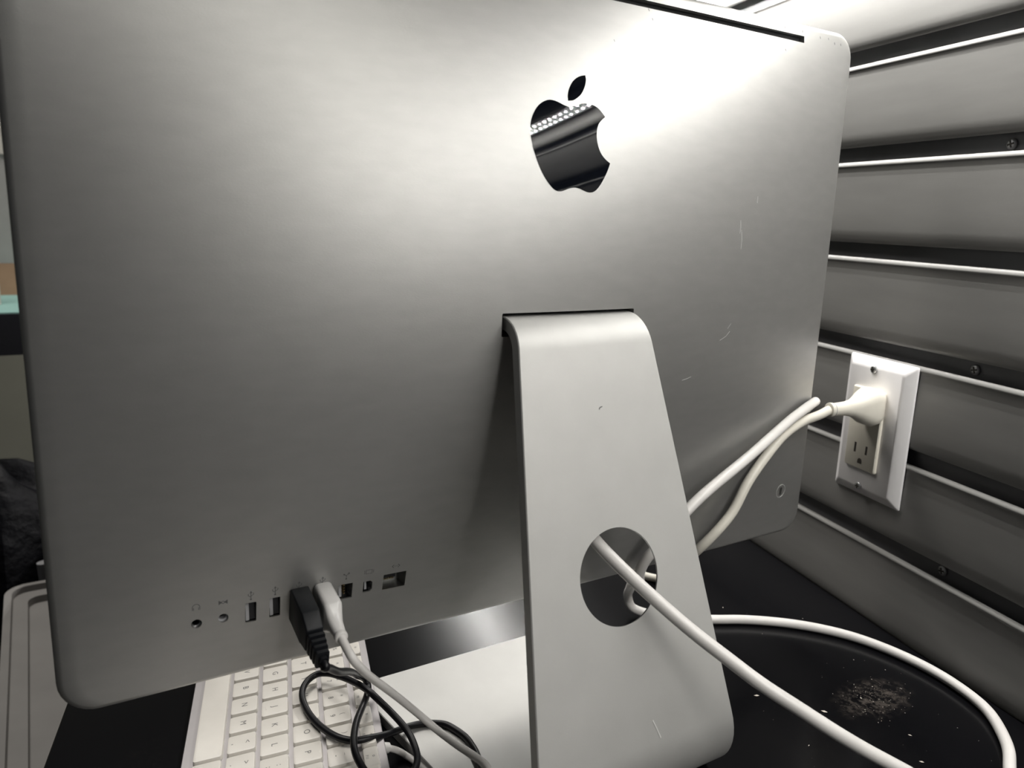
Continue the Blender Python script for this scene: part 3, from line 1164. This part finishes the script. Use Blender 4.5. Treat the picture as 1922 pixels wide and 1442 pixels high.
# ---- USB plugs in the computer's ports
def usb_plug_frame(x, tilt):
    z = port_z(x)
    ax = Vector((0.0, -math.cos(tilt), -math.sin(tilt)))     # out of the port
    up = Vector((0, -math.sin(tilt), math.cos(tilt)))
    return Vector((x, surf(x, z), z)), ax, up


def white_usb():
    t = thing('usb_cable', (150, -20, ZD), 'thin white cable with a white plug in the fourth computer port', 'cable')
    c, ax, up = usb_plug_frame(125.6, math.radians(10))
    rings = []
    for d, hx, hz, r, dz in ((0.3, 4.6, 9.2, 2.4, 0), (1.0, 4.9, 9.6, 2.6, 0), (17.5, 4.9, 9.4, 2.6, 0), (18.8, 4.6, 9.0, 2.6, -0.1), (21.0, 4.2, 6.6, 3.0, -0.8), (24.0, 3.7, 4.4, 3.2, -1.6), (31, 3.1, 3.2, 2.9, -2.4)):
        rings.append(place_ring(rrect(hx, hz, r, 4), c + ax * d + up * dz, EX, up))
    V, F = loft(rings)
    p = put('plug', V, F, M_WHITE, t, angle=50)
    V, F = loft([place_ring(circle(rr, 18), c + ax * d + up * (-2.4 - 0.05 * (d - 31)), EX, up) for d, rr in ((30.2, 3.2), (31.0, 3.55), (32.6, 3.55), (33.2, 3.0))])
    put('collar', V, F, M_CORD, p, angle=50)
    e = c + ax * 31.5 + up * (-2.4)
    path = [e - ax * 2, e, e + ax * 4 + Vector((0.3, 0, -1.0)), (127.8, -52.0, 24.6), (135.2, -47.0, 13.0), (143.7, -39.0, 1.1), (161.4, -25.0, -21.9), (177.8, -18.0, -42.5), (188.4, -25.0, -53.7), (192.2, -45.0, -52.5), (193.3, -62.0, -48.3), (191.4, -80.0, -42.5), (180, -110, -40), (160, -150, -55), (140, -185, -74), (120, -230, -77)]
    V, F = tube_vf(path, 2.25, 14, 8, 3)
    put('cord', V, F, M_CORD, t)
    return e


def black_usb():
    t = thing('usb_cable', (150, 10, ZD), 'tangled black cable with a ribbed black plug in the third computer port', 'cable')
    c, ax, up = usb_plug_frame(113.2, math.radians(13))
    rings = []
    for d, hx, hz, r, dz in ((0.3, 4.6, 9.6, 0.9, 0), (0.9, 4.9, 10.0, 0.9, 0), (20, 4.9, 9.9, 0.9, 0), (20.6, 4.7, 9.6, 0.9, 0), (28, 4.5, 6.8, 0.9, -1.4), (28.6, 4.0, 6.0, 0.9, -1.6)):
        rings.append(place_ring(rrect(hx, hz, r, 3), c + ax * d + up * dz, EX, up))
    V, F = loft(rings)
    p = put('plug', V, F, M_BPLUG, t, angle=35)
    for k in range(4):
        d = 29.8 + 3.3 * k
        q = 1 - 0.07 * k
        V, F = loft([place_ring(rrect(hx * q, hz * q, 0.9, 3), c + ax * (d + e) + up * (-1.9 - 0.35 * k), EX, up) for e, hx, hz in ((0, 3.0, 4.4), (0.3, 4.3, 6.0), (2.2, 4.3, 6.0), (2.5, 3.0, 4.4))])
        put('strain_rib', V, F, M_BPLUG, p, angle=35)
    V, F = loft([place_ring(rrect(2.6 * q, 3.6 * q, 1.2, 3), c + ax * d + up * z, EX, up) for d, q, z in ((28, 1.0, -1.6), (42, 0.8, -3.2), (44, 0.8, -3.3))])
    put('strain_core', V, F, M_BPLUG, p, angle=35)
    e = c + ax * 43 + up * (-3.2)
    path = [e - ax * 2, e, e + ax * 3.5 + Vector((0.8, 1.0, -1.0)), (113.6, -50.5, 23.0), (118.5, -42.5, 17.2), (126.3, -33, 7.4), (139, -12, -8.0), (152, 14.5, -28), (161.5, 35, -44.0), (167.6, 38.5, -50.0), (169.1, 36.0, -54.0), (165.5, 28.5, -55.0), (158.4, 17.2, -54.0),
            (149.0, 2.6, -52.5), (142.6, -10.5, -53.0), (140.0, -19.5, -54.5), (140.2, -28.2, -57.0), (143.5, -36, -62.0), (150.5, -42, -66.0), (162.0, -41, -67.5),
            (171.5, -32.5, -67.5), (175.1, -27.2, -66.5), (176.7, -20.9, -65.0), (178.0, -10.2, -63.5), (176.6, -1.5, -61.0), (172.6, 10.6, -57.0), (167.0, 18.3, -51.0), (164.8, 24.0, -49.4), (160.7, 42.4, -52.0), (156.2, 55.7, -54.5),
            (151.9, 65.0, -56.5), (145.9, 70.3, -58.5), (138.3, 67.2, -60.0), (132.7, 58.5, -61.6), (130.8, 42.6, -62.4), (132.0, 26.2, -62.0), (135.5, 11.4, -61.0), (139.6, 2.5, -60.3), (145.3, -2.8, -60.3), (154.7, -4.2, -61.0), (167.0, -2.1, -64.0), (176.5, 2.4, -67.3), (183.8, 5.1, -69.2), (192.7, 4.8, -70.0), (198.4, 2.1, -70.0), (205.3, -2.8, -70.0), (208.5, -10.5, -70.0),
            (210.7, -19.6, -70.0), (210.5, -28.6, -70.0), (209.1, -37.9, -70.0), (205.6, -48.2, -70.0), (198, -62, -70.0), (184, -78, -70.0), (168, -92, -75), (150, -130, -77)]
    V, F = tube_vf(path, 2.1, 14, 6, 2)
    put('cord', V, F, M_BLACK, t)


white_usb()
black_usb()

# ================================================================== SMALL DIRT ON THE DESK
V, F = [], []
spots = [(443.6, -101.9, 1.7), (437.9, -106.7, 1.2), (480.6, -104.0, 0.9), (416.5, -66.8, 1.6), (454.7, -164.8, 1.2), (472.8, -145.6, 1.0), (490.8, 36.8, 0.7), (520, -70, 0.5), (405, -120, 0.6)]
for i in range(70):
    a, r = random.uniform(0, 6.28), random.uniform(0, 1) ** 0.7
    spots.append((487 + 34 * r * math.cos(a), -108 + 24 * r * math.sin(a), random.uniform(0.15, 0.4)))
for i in range(60):
    spots.append((random.uniform(380, 540), random.uniform(-190, 40), random.uniform(0.12, 0.3)))
for x, y, r in spots:
    a = random.uniform(0, 3.14)
    d = Vector((math.cos(a), math.sin(a), 0))
    q = Vector((-d.y, d.x, 0))
    c = Vector((x, y, ZD + r * 0.35))
    k = len(V)
    V += [c + d * r * 1.3, c + q * r * 0.6, c - d * r * 1.3, c - q * r * 0.6, c + EZ * r * 0.5, c - EZ * r * 0.35]
    for i in range(4):
        F += [(k + i, k + (i + 1) % 4, k + 4), (k + (i + 1) % 4, k + i, k + 5)]
o = put('crumbs', V, F, M_CRUMB)
tag(o, 'pale crumbs and dust scattered on the black desk', 'dust', kind='stuff')


# ================================================================== BEYOND THE DESK, LEFT
def tote():
    t = thing('storage_tote', (80, 480, ZD - 730), 'grey plastic storage tote with rimmed lid left of the desk', 'tote')
    c = Vector((100, 480, 0))
    hx, hy = 160, 262
    ring = lambda i, z, r: place_ring(rrect(hx - i, hy - i, r, 6), c + EZ * z, EX, EY)
    V, F = loft([ring(30, ZD - 729, 20), ring(8, -275, 24)])
    put('body', V, F, M_BIN, t)
    V, F = loft([ring(2, -278, 26), ring(0, -262, 26), ring(1, -250, 26), ring(9, -250, 20), ring(10, -258, 19), ring(26, -259, 14), ring(27, -268, 13)], cap0=True, cap1=True)
    put('lid', V, F, M_BIN, t, angle=30)


tote()


def lump(name, c, sx, sy, sz, m, parent=None, folds=9, amp=0.12):
    V, F = [], []
    nu, nv = 40, 20
    for j in range(nv + 1):
        p = math.pi * j / nv
        for i in range(nu):
            a = 2 * math.pi * i / nu
            k = 1 + amp * math.sin(folds * a + 3 * math.sin(2 * p)) * math.sin(p) + 0.05 * math.sin(5 * p + 2 * a)
            V.append((c[0] + sx * k * math.sin(p) * math.cos(a), c[1] + sy * k * math.sin(p) * math.sin(a), c[2] + sz * math.cos(p) * (1 + 0.05 * math.sin(3 * a))))
    for j in range(nv):
        for i in range(nu):
            F.append((j * nu + i, j * nu + (i + 1) % nu, (j + 1) * nu + (i + 1) % nu, (j + 1) * nu + i))
    return put(name, V, F, m, parent, base=None if parent else c)


bag = thing('bag', (-40, 900, ZD - 730), 'crumpled shiny black bag heaped behind the grey tote', 'bag')
lump('bag_body', (-60, 905, -480), 170, 110, 340, M_BAG, bag)
lump('bag_fold', (-150, 880, -300), 90, 70, 120, M_BAG, bag, 7)
V, F = tube_vf([(-14, 790, -245), (-10, 785, -330), (0, 782, -480), (6, 780, ZD - 728)], 9, 12, 5, 1)
tag(put('tube', V, F, M_TUBE, base=(6, 780, ZD - 728)), 'thin grey tube leaning beside the black bag', 'tube')


def side_table():
    t = thing('side_table', (-400, 1450, ZD - 730), 'black table with a thick edge in the left background', 'table')
    V, F = box_vf((-380, 1470, 5), EX, EY, EZ, 520, 220, 37)
    put('table_top', V, F, M_TBL, t, smooth=False)
    for x in (-850, 90):
        for y in (1300, 1640):
            V, F = box_vf((x, y, (ZD - 730 - 32) / 2), EX, EY, EZ, 22, 22, (-32 - (ZD - 730)) / 2)
            put('leg', V, F, M_TBL, t, smooth=False)
    V, F = box_vf((-380, 1470, 43.2), EX, EY, EZ, 500, 212, 1.0)
    tag(put('desk_mat', V, F, M_MAT, base=(-380, 1470, 43)), 'teal mat covering the black background table', 'mat')
    V, F = box_vf((-70, 1370, 165), EX, EY, EZ, 25, 18, 120)
    a = put('paper_roll', *loft([place_ring(circle(20, 18), (-72, 1390, z), EX, EY) for z in (44.5, 50, 300, 304)]), M_BOXW, base=(-72, 1390, 44))
    tag(a, 'white upright roll standing on the teal mat', 'roll')
    rings = [place_ring(rrect(70, 40, 3, 3), (0, 1600, z), EX, EY) for z in (44.4, 240, 242, 330)]
    b = thing('carton', (0, 1600, 44), 'grey and brown carton behind the white roll on the teal mat', 'box')
    V, F = loft([place_ring(rrect(60, 40, 3, 3), (0, 1600, z), EX, EY) for z in (44.4, 110)])
    put('lower_panel', V, F, M_BROWN, b)
    V, F = loft([place_ring(rrect(60, 40, 3, 3), (0, 1600, z), EX, EY) for z in (110.5, 330)])
    put('upper_panel', V, F, M_BOXG, b)
    V, F = loft([place_ring(rrect(66, 44, 3, 3), (-10, 1600, z), EX, EY) for z in (330.5, 332, 420, 424)])
    tag(put('carton', V, F, M_BOXW, base=(-10, 1600, 330)), 'white carton stacked on top of the grey and brown carton', 'box')


side_table()
